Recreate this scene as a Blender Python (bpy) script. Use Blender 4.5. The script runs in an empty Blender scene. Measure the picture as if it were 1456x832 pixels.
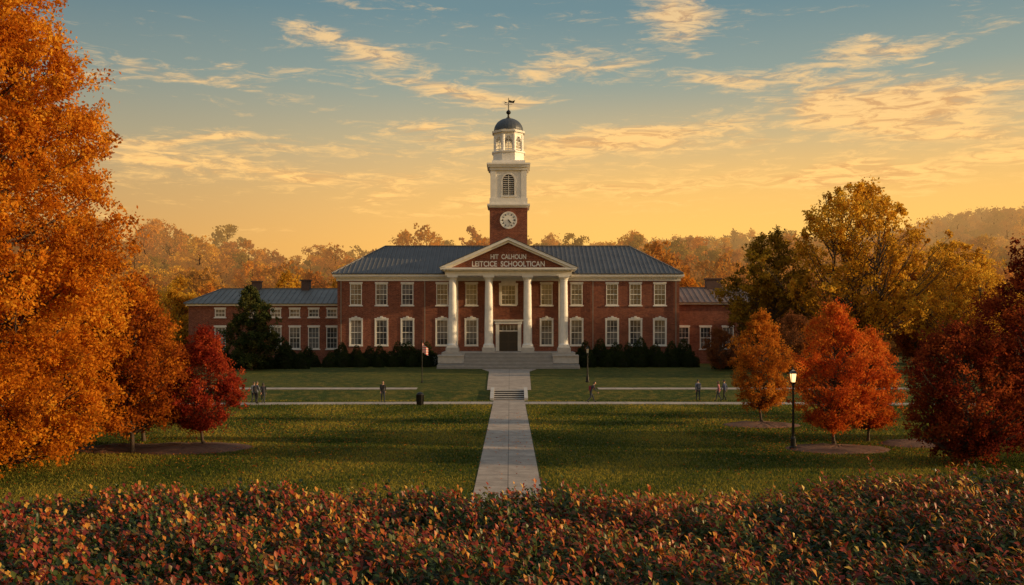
import bpy, bmesh, math, random
import numpy as np
from mathutils import Vector, Matrix
rad = math.radians
random.seed(7)
RNG = np.random.default_rng(11)
scene = bpy.context.scene
scene.view_settings.view_transform = 'Standard'
scene.view_settings.look = 'None'
scene.view_settings.exposure = 0
COL = scene.collection

SUN_EL, SUN_AZ = 11.5, 96.0     # azimuth clockwise from +Y

# ------------------------------------------------------------------ nodes
class NT:
    def __init__(s, tree):
        s.t = tree; s.n = tree.nodes; s.l = tree.links
    def new(s, typ, **kw):
        nd = s.n.new(typ)
        for k, v in kw.items(): setattr(nd, k, v)
        return nd
    def put(s, sock, val):
        if isinstance(val, bpy.types.NodeSocket): s.l.new(val, sock)
        elif val is not None: sock.default_value = val
    def math(s, op, a, b=None, c=None, clamp=False):
        nd = s.new('ShaderNodeMath', operation=op, use_clamp=clamp)
        s.put(nd.inputs[0], a); s.put(nd.inputs[1], b); s.put(nd.inputs[2], c)
        return nd.outputs[0]
    def mix(s, f, a, b, blend='MIX'):
        nd = s.new('ShaderNodeMix', data_type='RGBA', blend_type=blend)
        s.put(nd.inputs[0], f); s.put(nd.inputs[6], a); s.put(nd.inputs[7], b)
        return nd.outputs[2]
    def noise(s, vec, scale, detail=3, rough=.5, dist=0.0):
        nd = s.new('ShaderNodeTexNoise')
        s.put(nd.inputs['Vector'], vec)
        nd.inputs['Scale'].default_value = scale
        nd.inputs['Detail'].default_value = detail
        nd.inputs['Roughness'].default_value = rough
        nd.inputs['Distortion'].default_value = dist
        return nd.outputs['Fac']
    def ramp(s, f, stops, interp='LINEAR'):
        nd = s.new('ShaderNodeValToRGB')
        cr = nd.color_ramp; cr.interpolation = interp
        while len(cr.elements) < len(stops): cr.elements.new(.5)
        for e, (p, c) in zip(cr.elements, stops):
            e.position = p
            e.color = (c[0], c[1], c[2], 1) if not isinstance(c, (int, float)) else (c, c, c, 1)
        s.put(nd.inputs[0], f)
        return nd.outputs[0]
    def maprange(s, v, a, b, c=0., d=1., smooth=True):
        nd = s.new('ShaderNodeMapRange')
        nd.interpolation_type = 'SMOOTHSTEP' if smooth else 'LINEAR'
        s.put(nd.inputs[0], v)
        for i, x in zip((1, 2, 3, 4), (a, b, c, d)): nd.inputs[i].default_value = x
        return nd.outputs[0]

def c4(c): return (c[0], c[1], c[2], 1)

def newmat(name):
    m = bpy.data.materials.new(name); m.use_nodes = True
    nt = NT(m.node_tree)
    bsdf = nt.n['Principled BSDF']; out = nt.n['Material Output']
    return m, nt, bsdf, out

def simple(name, col, rough=.6, metal=0, var=.15, scale=3, bump=0, bscale=20, spec=.5):
    m, nt, b, out = newmat(name)
    tc = nt.new('ShaderNodeTexCoord').outputs['Object']
    f = nt.noise(tc, scale, 5, .6)
    lo = tuple(x*(1-var) for x in col); hi = tuple(min(1, x*(1+var)) for x in col)
    nt.put(b.inputs['Base Color'], nt.ramp(f, [(.3, lo), (.7, hi)]))
    b.inputs['Roughness'].default_value = rough
    b.inputs['Metallic'].default_value = metal
    b.inputs['Specular IOR Level'].default_value = spec
    if bump:
        bp = nt.new('ShaderNodeBump'); bp.inputs['Strength'].default_value = bump
        bp.inputs['Distance'].default_value = .02
        nt.put(bp.inputs['Height'], nt.noise(tc, bscale, 4, .6))
        nt.l.new(bp.outputs[0], b.inputs['Normal'])
    return m

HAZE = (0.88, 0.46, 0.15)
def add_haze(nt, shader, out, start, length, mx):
    """static aerial haze painted in as warm emission that grows with the distance north of the campus"""
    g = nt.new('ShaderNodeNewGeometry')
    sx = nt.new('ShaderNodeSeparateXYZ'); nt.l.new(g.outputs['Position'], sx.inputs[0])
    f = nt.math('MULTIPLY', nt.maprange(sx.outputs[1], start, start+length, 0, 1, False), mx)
    em = nt.new('ShaderNodeEmission'); em.inputs[0].default_value = c4(HAZE); em.inputs[1].default_value = .68  # warm glow mixed into the surface as painted haze
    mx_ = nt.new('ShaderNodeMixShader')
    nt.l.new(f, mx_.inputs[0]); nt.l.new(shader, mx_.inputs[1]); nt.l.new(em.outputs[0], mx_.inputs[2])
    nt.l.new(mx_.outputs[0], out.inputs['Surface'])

def leafmat(name, stops, alt=None, haze=None, trans=.4, rough=None):
    m, nt, b, out = newmat(name)
    at = nt.new('ShaderNodeAttribute'); at.attribute_name = 'v'
    col = nt.ramp(at.outputs['Fac'], stops)
    if alt:
        oi = nt.new('ShaderNodeObjectInfo')
        for i, a in enumerate(alt):
            c2 = nt.ramp(at.outputs['Fac'], a)
            lo = (i+1)/(len(alt)+1)
            col = nt.mix(nt.maprange(oi.outputs['Random'], lo-.04, lo+.04), col, c2)
    if rough:
        nt.put(b.inputs['Base Color'], col)
        b.inputs['Roughness'].default_value = rough
        b.inputs['Specular IOR Level'].default_value = .25
    else:
        nt.n.remove(b); b = nt.new('ShaderNodeBsdfDiffuse'); nt.put(b.inputs[0], col)
    tr = nt.new('ShaderNodeBsdfTranslucent'); nt.put(tr.inputs[0], col)
    mx = nt.new('ShaderNodeMixShader'); mx.inputs[0].default_value = trans
    nt.l.new(b.outputs[0], mx.inputs[1]); nt.l.new(tr.outputs[0], mx.inputs[2])
    nt.l.new(mx.outputs[0], out.inputs['Surface'])
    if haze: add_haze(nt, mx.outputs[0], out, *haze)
    return m

# ------------------------------------------------------------------ mesh utils
def np_mesh(name, V, parts, mats, v=None):
    """parts: list of (faces array (M,k), matindex); v: per face float"""
    me = bpy.data.meshes.new(name)
    V = np.asarray(V, np.float32)
    me.vertices.add(len(V)); me.vertices.foreach_set('co', V.ravel())
    loops = np.concatenate([np.asarray(f, np.int32).ravel() for f, _ in parts])
    sizes = np.concatenate([np.full(len(f), np.asarray(f).shape[1], np.int32) for f, _ in parts])
    mi = np.concatenate([np.full(len(f), i, np.int32) for f, i in parts])
    starts = np.concatenate([[0], np.cumsum(sizes)[:-1]]).astype(np.int32)
    me.loops.add(len(loops)); me.loops.foreach_set('vertex_index', loops)
    me.polygons.add(len(sizes)); me.polygons.foreach_set('loop_start', starts)
    me.polygons.foreach_set('material_index', mi)
    me.update(calc_edges=True)
    if v is not None:
        a = me.attributes.new('v', 'FLOAT', 'FACE'); a.data.foreach_set('value', np.asarray(v, np.float32))
    for m in mats: me.materials.append(m)
    return me

def place(name, me, loc=(0, 0, 0), rz=0, sc=1, parent=None):
    o = bpy.data.objects.new(name, me); COL.objects.link(o)
    o.location = loc; o.rotation_euler = (0, 0, rz)
    o.scale = (sc, sc, sc) if isinstance(sc, (int, float)) else sc
    if parent: o.parent = parent
    return o

def empty(name, loc=(0, 0, 0), rz=0):
    o = bpy.data.objects.new(name, None); COL.objects.link(o); o.location = loc
    o.rotation_euler = (0, 0, rz); o.empty_display_size = .3
    return o

class MB:
    def __init__(s): s.v = []; s.f = []
    def quad(s, *p):
        n = len(s.v); s.v += [tuple(q) for q in p]; s.f.append(tuple(range(n, n+len(p))))
    def box(s, x0, x1, y0, y1, z0, z1):
        n = len(s.v)
        s.v += [(x0,y0,z0),(x1,y0,z0),(x1,y1,z0),(x0,y1,z0),(x0,y0,z1),(x1,y0,z1),(x1,y1,z1),(x0,y1,z1)]
        s.f += [tuple(n+i for i in q) for q in ((0,3,2,1),(4,5,6,7),(0,1,5,4),(1,2,6,5),(2,3,7,6),(3,0,4,7))]
    def lathe(s, prof, cx, cy, n=16, rot=0, cap=True):
        b = len(s.v)
        for r, z in prof:
            for i in range(n):
                a = rot+2*math.pi*i/n
                s.v.append((cx+r*math.cos(a), cy+r*math.sin(a), z))
        for j in range(len(prof)-1):
            for i in range(n):
                k = (i+1) % n
                s.f.append((b+j*n+i, b+j*n+k, b+(j+1)*n+k, b+(j+1)*n+i))
        if cap:
            s.f.append(tuple(b+i for i in range(n))[::-1])
            s.f.append(tuple(b+(len(prof)-1)*n+i for i in range(n)))
    def beam(s, p, q, w, h):
        """box beam between points; w horizontal across, h vertical"""
        p = Vector(p); q = Vector(q); d = (q-p).normalized()
        up = Vector((0, 0, 1)) if abs(d.z) < .95 else Vector((0, 1, 0))
        sd = d.cross(up).normalized()*w/2; u = sd.cross(d).normalized()*h/2
        n = len(s.v)
        for c in (p, q):
            for a, b in ((-1,-1),(1,-1),(1,1),(-1,1)): s.v.append(tuple(c+sd*a+u*b))
        s.f += [tuple(n+i for i in q_) for q_ in ((0,1,2,3),(7,6,5,4),(0,4,5,1),(1,5,6,2),(2,6,7,3),(3,7,4,0))]
    def finish(s, name, mat, parent=None, smooth=False, loc=(0, 0, 0), fixn=True):
        me = bpy.data.meshes.new(name); me.from_pydata(s.v, [], s.f); me.update()
        me.materials.append(mat)
        if fixn:
            bm = bmesh.new(); bm.from_mesh(me); bmesh.ops.recalc_face_normals(bm, faces=bm.faces); bm.to_mesh(me); bm.free()
        if smooth:
            me.polygons.foreach_set('use_smooth', [True]*len(me.polygons))
        return place(name, me, loc, parent=parent)

# ------------------------------------------------------------------ terrain
def sst(x, a, b):
    t = np.clip((x-a)/(b-a), 0, 1); return t*t*(3-2*t)
def lin(x, a, b): return np.clip((x-a)/(b-a), 0, 1)
def terr(x, y):
    x = np.asarray(x, float); y = np.asarray(y, float)
    z = 3.5*lin(-y, -36, -11)
    z = z + .65*lin(y, 84, 87.3) + .25*lin(y, 87.3, 95) + .1*lin(y, 95, 115)
    hillH = 16.5 + 3*np.sin(x/47+.6) + 2.*np.sin(x/21+2) + 10*sst(-x, 30, 130)+3*sst(x, 90, 180)
    z = z + sst(y, 165, 310)*hillH
    z = z + 34*np.exp(-((x-390)/160)**2)*sst(y, 380, 620)
    z = z + 18*sst(y, 330, 520)*sst(x, -100, 100)
    return z

# ------------------------------------------------------------------ materials
def grass_material():
    m, nt, b, out = newmat('lawn_grass')
    tc = nt.new('ShaderNodeTexCoord').outputs['Object']
    f1 = nt.noise(tc, .12, 4, .6); f2 = nt.noise(tc, 1.4, 5, .65); f3 = nt.noise(tc, 14, 4, .7)
    c = nt.ramp(f1, [(.35, (.044, .076, .016)), (.65, (.115, .122, .024))])
    c = nt.mix(nt.maprange(f2, .42, .7), c, (.22, .165, .035, 1))
    c = nt.mix(nt.maprange(f3, .35, .7), nt.mix(1., c, (.42, .45, .42, 1), 'MULTIPLY'), c)
    g = nt.new('ShaderNodeNewGeometry'); sx = nt.new('ShaderNodeSeparateXYZ')
    nt.l.new(g.outputs['Position'], sx.inputs[0])
    c = nt.mix(nt.maprange(sx.outputs[1], 155, 190), c, (.10, .065, .02, 1))
    nt.put(b.inputs['Base Color'], c); b.inputs['Roughness'].default_value = .9
    b.inputs['Specular IOR Level'].default_value = .1
    bp = nt.new('ShaderNodeBump'); bp.inputs['Strength'].default_value = 1.; bp.inputs['Distance'].default_value = .09
    nt.put(bp.inputs['Height'], nt.math('ADD', nt.noise(tc, 9, 5, .7), nt.math('MULTIPLY', f2, 2.6)))
    nt.l.new(bp.outputs[0], b.inputs['Normal'])
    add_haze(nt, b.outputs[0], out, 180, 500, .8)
    return m

def brick_material(name, c1, c2, mort):
    m, nt, b, out = newmat(name)
    tc = nt.new('ShaderNodeTexCoord').outputs['Object']
    sx = nt.new('ShaderNodeSeparateXYZ'); nt.l.new(tc, sx.inputs[0])
    cx = nt.new('ShaderNodeCombineXYZ')
    nt.l.new(nt.math('ADD', sx.outputs[0], sx.outputs[1]), cx.inputs[0]); nt.l.new(sx.outputs[2], cx.inputs[1])
    br = nt.new('ShaderNodeTexBrick'); nt.l.new(cx.outputs[0], br.inputs['Vector'])
    br.inputs['Color1'].default_value = c4(c1); br.inputs['Color2'].default_value = c4(c2); br.inputs['Mortar'].default_value = c4(mort)
    br.inputs['Scale'].default_value = 1; br.inputs['Brick Width'].default_value = .42
    br.inputs['Row Height'].default_value = .15; br.inputs['Mortar Size'].default_value = .012
    f = nt.noise(tc, .5, 5, .65); f2 = nt.noise(cx.outputs[0], 5, 3, .8)
    c = nt.mix(1., br.outputs['Color'], nt.ramp(f, [(.3, .72), (.7, 1.15)]), 'MULTIPLY')
    c = nt.mix(1., c, nt.ramp(f2, [(.3, .6), (.7, 1.35)]), 'MULTIPLY')
    nt.put(b.inputs['Base Color'], c); b.inputs['Roughness'].default_value = .85
    b.inputs['Specular IOR Level'].default_value = .2
    return m

def concrete_material(name, col, jw, rh):
    m, nt, b, out = newmat(name)
    tc = nt.new('ShaderNodeTexCoord').outputs['Object']
    br = nt.new('ShaderNodeTexBrick'); nt.l.new(tc, br.inputs['Vector']); br.offset = 0
    d = tuple(x*.84 for x in col)
    br.inputs['Color1'].default_value = c4(col); br.inputs['Color2'].default_value = c4(d)
    br.inputs['Mortar'].default_value = c4(tuple(x*.35 for x in col))
    br.inputs['Scale'].default_value = 1; br.inputs['Brick Width'].default_value = jw
    br.inputs['Row Height'].default_value = rh; br.inputs['Mortar Size'].default_value = .02
    f = nt.noise(tc, 1.2, 6, .7)
    c = nt.mix(1., br.outputs['Color'], nt.ramp(f, [(.3, .58), (.7, 1.15)]), 'MULTIPLY')
    c = nt.mix(1., c, nt.ramp(nt.noise(tc, 18, 3, .8), [(.3, .78), (.7, 1.12)]), 'MULTIPLY')
    nt.put(b.inputs['Base Color'], c); b.inputs['Roughness'].default_value = .85
    return m

M_grass = grass_material()
M_brick = brick_material('red_brick', (.27, .080, .040), (.17, .045, .027), (.30, .19, .14))
M_white = simple('white_paint', (.74, .71, .66), .5, var=.1, scale=1.5)
M_stone = simple('limestone', (.42, .39, .36), .8, var=.15, scale=2, bump=.3)
M_step = simple('granite_steps', (.38, .35, .32), .8, var=.18, scale=1.3)
M_conc = concrete_material('concrete_path', (.43, .345, .28), 40, 1.5)
M_conc2 = concrete_material('concrete_path_cross', (.44, .36, .30), 1.6, 40)
M_roof = simple('standing_seam_metal', (.074, .074, .078), .6, .1, var=.3, scale=.5)
M_seam = simple('roof_seam_metal', (.14, .135, .13), .5, .2, var=.1)
M_roof2 = simple('wing_roof_metal', (.12, .12, .115), .6, .1, var=.25, scale=.4)
M_roof3 = simple('wing_roof_brown', (.16, .10, .075), .6, .1, var=.25, scale=.4)
M_slate = simple('dome_lead', (.06, .068, .08), .45, .2, var=.2)
M_dark = simple('dark_wood_door', (.03, .022, .018), .4, var=.2)
M_black = simple('black_iron', (.015, .015, .015), .4, .5, var=.1)
M_bark = simple('bark', (.075, .05, .035), .9, var=.35, scale=6, bump=.6, bscale=12)
M_mulch = simple('mulch', (.13, .058, .032), .95, var=.5, scale=9, bump=1, bscale=14)
M_shade = simple('hedge_shade', (.012, .014, .006), 1, var=.4, scale=8)  # near-black that paints the shade inside hedge and shrubs

def glass_material(name, base, blind):
    m, nt, b, out = newmat(name)
    tc = nt.new('ShaderNodeTexCoord').outputs['Object']
    f = nt.noise(tc, .45, 1, .5)
    nt.put(b.inputs['Base Color'], nt.mix(nt.maprange(f, .44, .56), c4(base), c4(blind)))
    b.inputs['Roughness'].default_value = .08; b.inputs['Specular IOR Level'].default_value = .5
    return m
M_glass = glass_material('window_glass', (.05, .055, .062), (.16, .16, .16))

# ------------------------------------------------------------------ ground
ys = np.concatenate([np.linspace(-2500, -70, 12), np.linspace(-60, 40, 60), np.linspace(41, 83.5, 24), np.linspace(84, 96, 41),
                     np.linspace(98, 160, 20), np.linspace(165, 700, 90), np.linspace(730, 4000, 24)])
xs = np.concatenate([np.linspace(-4000, -520, 12), np.linspace(-500, 600, 150), np.linspace(620, 4000, 12)])
XX, YY = np.meshgrid(xs, ys)
ZZ = terr(XX, YY)
V = np.stack([XX, YY, ZZ], -1).reshape(-1, 3)
nx, ny = len(xs), len(ys)
ii, jj = np.meshgrid(np.arange(nx-1), np.arange(ny-1))
a = (jj*nx+ii).ravel()
F = np.stack([a, a+1, a+nx+1, a+nx], -1)
me = np_mesh('ground', V, [(F, 0)], [M_grass]); place('ground', me)

def strip_path(name, pts, mat, raise_=.035, thick=.1):
    """pts: list of (xl, xr, y) cross rows (path running along y)"""
    mb = MB()
    for (a0, b0, y0), (a1, b1, y1) in zip(pts[:-1], pts[1:]):
        z0 = float(terr(0, y0))+raise_; z1 = float(terr(0, y1))+raise_
        mb.quad((a0, y0, z0), (b0, y0, z0), (b1, y1, z1), (a1, y1, z1))
        mb.quad((a0, y0, z0-thick), (a0, y0, z0), (a1, y1, z1), (a1, y1, z1-thick))
        mb.quad((b0, y0, z0), (b0, y0, z0-thick), (b1, y1, z1-thick), (b1, y1, z1))
    return mb.finish(name, mat, fixn=False)
ysp = [12] + list(np.arange(14, 84, 2.0)) + [84.0]
strip_path('main_walkway', [(-1.31, 1.31, y) for y in ysp], M_conc, .04)
yu = [87.3, 90, 95, 100, 105, 110, 115, 121.5]
strip_path('upper_walkway', [(-1.95-.5*lin(y, 87, 121)-(.9 if y > 121 else 0), 1.95+.5*lin(y, 87, 121)+(.9 if y > 121 else 0), y) for y in yu], M_conc, .045)
def cross_path(name, x0, x1, yf, w, parts=24):
    mb = MB(); xs_ = np.linspace(x0, x1, parts+1)
    for xa, xb in zip(xs_[:-1], xs_[1:]):
        ya, yb = yf(xa), yf(xb)
        p = []
        for (x_, y_) in ((xa, ya-w/2), (xb, yb-w/2), (xb, yb+w/2), (xa, ya+w/2)):
            p.append((x_, y_, float(terr(x_, y_))+.028))
        mb.quad(*p)
        mb.quad((p[0][0], p[0][1], p[0][2]-.1), (p[1][0], p[1][1], p[1][2]-.1), p[1], p[0])
    return mb.finish(name, M_conc2, fixn=False)
cross_path('cross_walkway', -48, 48, lambda x: 81.3-.0022*x*x*(1 if x < 0 else .6), 2.3, 40)
cross_path('terrace_walkway', -36, -8.3, lambda x: 88.9-.0*x, 1.5)
cross_path('terrace_walkway', 8.0, 36, lambda x: 88.9, 1.5)

# garden steps
mb = MB()
for i in range(5):
    mb.box(-1.3, 1.3, 84.0+.66*i, 87.36 if i == 4 else 87.3, .14*i-(.3 if i == 0 else 0), .14*(i+1))
gs = empty('garden_steps')
mb.finish('treads', M_step, gs)
mb = MB()
for sgn in (-1, 1):
    x0, x1 = sorted((sgn*1.305, sgn*1.62))
    mb.quad((x0, 83.8, .22), (x1, 83.8, .22), (x1, 87.5, .92), (x0, 87.5, .92))
    mb.quad((x0, 83.8, -.1), (x1, 83.8, -.1), (x1, 83.8, .22), (x0, 83.8, .22))
    for x in (x0, x1): mb.quad((x, 83.8, -.1), (x, 87.5, .3), (x, 87.5, .92), (x, 83.8, .22))
    mb.quad((x0, 87.5, .3), (x1, 87.5, .3), (x1, 87.5, .92), (x0, 87.5, .92))
mb.finish('cheek_walls', M_stone, gs)
mb = MB()
for i in range(5): mb.box(-1.29, 1.29, 83.985+.66*i, 83.995+.66*i, .14*i+.0, .14*(i+1)-.05)
mb.finish('riser_faces', M_black, gs)

# ------------------------------------------------------------------ building
B = empty('brick_college_building')
GY = 133.0
def wall_holes(mb, x0, x1, z0, z1, y, holes, depth=.22):
    bx = sorted({x0, x1, *[h[0] for h in holes], *[h[1] for h in holes]})
    bz = sorted({z0, z1, *[h[2] for h in holes], *[h[3] for h in holes]})
    for a, b in zip(bx[:-1], bx[1:]):
        for c, d in zip(bz[:-1], bz[1:]):
            mx, mz = (a+b)/2, (c+d)/2
            if any(h[0] < mx < h[1] and h[2] < mz < h[3] for h in holes): continue
            mb.quad((a, y, c), (b, y, c), (b, y, d), (a, y, d))
    for h in holes:
        a, b, c, d = h; Y = y+depth
        mb.quad((a, y, c), (a, Y, c), (a, Y, d), (a, y, d)); mb.quad((b, Y, c), (b, y, c), (b, y, d), (b, Y, d))
        mb.quad((a, y, d), (a, Y, d), (b, Y, d), (b, y, d)); mb.quad((a, y, c), (b, y, c), (b, Y, c), (a, Y, c))

trim = MB(); glass = MB()
def window(h, y, nv=3, nh=4, kind='flat', fr=.11, mt=.035):
    a, b, c, d = h
    Y0, Y1 = y-.03, y+.10
    trim.box(a, a+fr, Y0, Y1, c, d); trim.box(b-fr, b, Y0, Y1, c, d)
    trim.box(a+fr, b-fr, Y0+.004, Y1, c, c+fr); trim.box(a+fr, b-fr, Y0+.004, Y1, d-fr, d)
    m = (c+d)/2
    trim.box(a+fr, b-fr, y+.02, y+.11, m-.05, m+.05)
    for i in range(1, nv):
        x = a+fr+(b-a-2*fr)*i/nv
        trim.box(x-mt/2, x+mt/2, y+.05, y+.10, c+fr, m-.05); trim.box(x-mt/2, x+mt/2, y+.05, y+.10, m+.05, d-fr)
    for i in range(1, nh):
        z = c+fr+(d-c-2*fr)*i/nh
        if abs(z-m) > .1: trim.box(a+fr, b-fr, y+.055, y+.098, z-mt/2, z+mt/2)
    glass.quad((a+.02, y+.13, c+.02), (b-.02, y+.13, c+.02), (b-.02, y+.13, d-.02), (a+.02, y+.13, d-.02))
    trim.box(a-.14, b+.14, y-.12, y-.001, c-.16, c-.002)          # sill
    xm = (a+b)/2
    if kind == 'flat':
        trim.box(a-.1, b+.1, y-.07, y-.001, d+.002, d+.22)
    elif kind == 'key':
        trim.box(a-.14, b+.14, y-.06, y-.001, d+.002, d+.20)
        trim.box(xm-.17, xm+.17, y-.12, y-.001, d+.202, d+.48)
        trim.box(a+.2, b-.2, y-.05, y-.0015, d+.202, d+.33)
        trim.box(a-.12, a-.002, y-.05, y-.001, c, d); trim.box(b+.002, b+.12, y-.05, y-.001, c, d)
    elif kind == 'ped':
        trim.box(a-.3, b+.3, y-.16, y-.001, d+.002, d+.24)
        trim.box(a-.26, a-.002, y-.08, y-.001, c, d); trim.box(b+.002, b+.26, y-.08, y-.001, c, d)
        n = 8
        for i in range(n):
            t0 = i/n; w = (b-a)/2*math.sqrt(max(0, 1-t0*t0))
            trim.box(xm-w, xm+w, y-.12, y-.001, d+.242+.09*i+.0, d+.242+.09*(i+1)-.0005)

cols_x = [-20.6, -17.15, -13.65, -8.95, -5.0, 5.15, 9.2, 14.0, 17.15, 20.45]
holes = []; 
for x in cols_x:
    w = 1.6
    hu = (x-w/2, x+w/2, 9.15, 12.05); hl = (x-w/2, x+w/2, 3.75, 7.2)
    holes += [hu, hl]
hc = (-1.0, 1.0, 9.2, 11.9); door = (-1.25, 1.25, 2.95, 6.45)
HB = 23.1
brick = MB()
wall_holes(brick, -HB, HB, .5, 13.0, GY, holes+[hc, door])
brick.quad((-HB, GY, .5), (-HB, GY, 13), (-HB, 151, 13), (-HB, 151, .5))
brick.quad((HB, GY, .5), (HB, 151, .5), (HB, 151, 13), (HB, GY, 13))
brick.quad((-HB, 151, .5), (-HB, 151, 13), (HB, 151, 13), (HB, 151, .5))
brick.finish('walls', M_brick, B, fixn=False)
for i, h in enumerate(holes): window(h, GY, kind='flat' if i % 2 == 0 else 'key')
window(hc, GY, 4, 4, kind='ped')
# water table, string course
st = MB()
st.box(-HB-.12, -8.9, GY-.12, GY-.002, .6, 2.4); st.box(8.9, HB+.12, GY-.12, GY-.002, .6, 2.4)
st.finish('stone_base', M_stone, B)
# cornice
co = MB()
co.box(-HB-.15, HB+.15, GY-.16, GY-.003, 12.42, 12.999); co.box(-HB-.55, HB+.55, GY-.65, 151.6, 13.0, 13.3)
co.box(-HB-.35, HB+.35, GY-.40, GY-.165, 12.82, 12.998)
x = -HB
while x < HB:
    if abs(x) > 8.6: co.box(x, x+.16, GY-.30, GY-.162, 12.62, 12.80)
    x += .42
for sx in (-1, 1):
    x0, x1 = sorted((sx*(HB+.002), sx*(HB+.15))); co.box(x0, x1, GY, 151, 12.42, 12.999)
co.finish('cornice', M_white, B)
# hip roof
def hip(name, x0, x1, y0, y1, z, xa, xb, ym, zr, mat, seam=None, step=.62):
    mb = MB()
    mb.quad((x0,y0,z),(x1,y0,z),(xb,ym,zr),(xa,ym,zr)); mb.quad((x1,y1,z),(x0,y1,z),(xa,ym,zr),(xb,ym,zr))
    mb.quad((x1,y0,z),(x1,y1,z),(xb,ym,zr)); mb.quad((x0,y1,z),(x0,y0,z),(xa,ym,zr))
    mb.box(x0, x1, y0, y1, z-.12, z-.002)
    mb.finish(name, mat, B, fixn=False)
    if seam:
        sb = MB(); x = x0+.3
        while x < x1:
            t = 1.
            if x < xa and xa > x0: t = (x-x0)/(xa-x0)
            if x > xb and xb < x1: t = (x1-x)/(x1-xb)
            if t > .03:
                sb.beam((x, y0, z+.03), (x, y0+(ym-y0)*t, z+(zr-z)*t+.03), .07, .09)
            x += step
        sb.beam((x0, y0, z+.04), (xa, ym, zr+.04), .16, .12); sb.beam((x1, y0, z+.04), (xb, ym, zr+.04), .16, .12)
        sb.beam((xa, ym, zr+.05), (xb, ym, zr+.05), .22, .14)
        sb.finish(name+'_seams', seam, B)
hip('main_roof', -23.75, 23.5, GY-.75, 151.7, 13.42, -17.8, 17.4, 142.2, 17.85, M_roof, M_seam)

# portico
pf = MB(); st = MB()
pf.box(-8.6, 8.6, 126.6, GY-.003, .6, 2.95)
pf.finish('portico_floor', M_step, B)
n = 12; rise = (2.95-1.0)/n
for i in range(n):
    hw = 5.6 if i >= 3 else 8.9
    y0 = 122.2+.36*i
    st.box(-hw, hw, y0, 126.598, 1.0+rise*i - (.4 if i == 0 else 0), 1.0+rise*(i+1)-(0.002 if i == n-1 else 0))
st.finish('front_steps', M_step, B)
rj = MB()
for i in range(n):
    hw = 5.6 if i >= 3 else 8.9
    rj.box(-hw+.02, hw-.02, 122.2+.36*i-.012, 122.2+.36*i-.002, 1.0+rise*i, 1.0+rise*(i+1)-.07)
rj.finish('step_risers', simple('step_riser', (.15, .14, .13), .9), B)
pd = MB()
for x0, x1 in ((-8.9, -5.62), (5.62, 8.9)):
    pd.box(x0, x1, 124.4, 126.58, 1.6, 2.5); pd.box(x0-.06, x1+.0, 124.3, 126.57, 2.502, 2.66)
cx = [-7.25, -2.55, 2.5, 7.2]
for x in cx: pd.box(x-.85, x+.85, 127.0, 128.7, 2.952, 3.55)
pd.finish('pedestals', M_stone, B)
cl = MB()
for x in cx:
    y = 127.85
    cl.box(x-.72, x+.72, y-.72, y+.72, 3.552, 3.78)
    prof = [(.70, 3.782), (.72, 3.9), (.62, 4.0), (.58, 4.1)]
    for k in range(9):
        t = k/8; prof.append((.56-.10*t**1.6, 4.1+8.05*t))
    prof += [(.52, 12.2), (.50, 12.3), (.60, 12.5), (.66, 12.62)]
    cl.lathe(prof, x, y, 24)
    cl.box(x-.70, x+.70, y-.70, y+.70, 12.622, 12.86)
ob = cl.finish('columns', M_white, B)
pl = MB()
for x in cx: 
    pl.box(x-.45, x+.45, GY-.2, GY-.004, 2.96, 12.86)
pl.finish('pilasters', M_white, B)
en = MB()
en.box(-8.2, 8.2, 127.3, GY-.17, 12.862, 13.45)
en.box(-8.45, 8.45, 127.0, GY-.66, 13.452, 13.62)
en.box(-8.8, 8.8, 126.6, GY-.66, 13.622, 13.86)
x = -8.3
while x < 8.3:
    en.box(x, x+.17, 126.75, 126.998, 13.47, 13.618); x += .4
ap = 17.75
def rake(y0, y1, hw, zb, za, th, mbx):
    for s in (-1, 1):
        p = [(s*hw, zb), (0, za), (0, za-th), (s*hw*(1-th/(za-zb)*1.0), zb)]
        f = [(q[0], y0, q[1]) for q in p]; b = [(q[0], y1, q[1]) for q in p]
        mbx.quad(*f); mbx.quad(*b[::-1])
        for k in range(4):
            k2 = (k+1) % 4; mbx.quad(f[k], f[k2], b[k2], b[k])
rake(126.55, 127.7, 8.95, 13.862, ap, .34, en)
rake(126.9, 127.6, 8.15, 13.863, ap-.36, .28, en)
en.finish('entablature', M_white, B)
ty = MB(); ty.quad((-7.9, 127.45, 13.865), (7.9, 127.45, 13.865), (0, 127.45, ap-.45))
ty.finish('tympanum', M_brick, B, fixn=False)
gr = MB()
for s in (-1, 1):
    gr.quad((s*8.98, 126.5, 13.87), (0, 126.5, ap+.03), (0, 142.0, ap+.03), (s*8.98, 142.0, 13.87))
    gr.quad((s*8.98, 126.5, 13.87), (0, 126.5, ap+.03), (0, 126.5, ap+.10), (s*8.98, 126.5, 13.94))
    gr.quad((s*8.98, 126.5, 13.94), (0, 126.5, ap+.10), (0, 142.0, ap+.10), (s*8.98, 142.0, 13.94))
gr.finish('portico_roof', M_roof, B, fixn=False)
def text(body, x, y, z, size, name, width=None):
    cu = bpy.data.curves.new(name, 'FONT'); cu.body = body; cu.size = size
    cu.align_x = 'CENTER'; cu.extrude = .03; cu.offset = .018
    o = bpy.data.objects.new(name, cu); COL.objects.link(o); o.location = (x, y, z); o.rotation_euler = (rad(90), 0, 0)
    bpy.context.view_layer.update()
    if width: o.scale = (width/o.dimensions.x, 1, 1)
    o.data.materials.append(M_white); o.parent = B
text('HIT  CALHOUN', 0, 127.40, 15.02, .86, 'inscription_upper', 4.6)
text('LEITCICE  SCHOOLTICAN', 0, 127.40, 14.05, .98, 'inscription_lower', 9.4)
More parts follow.
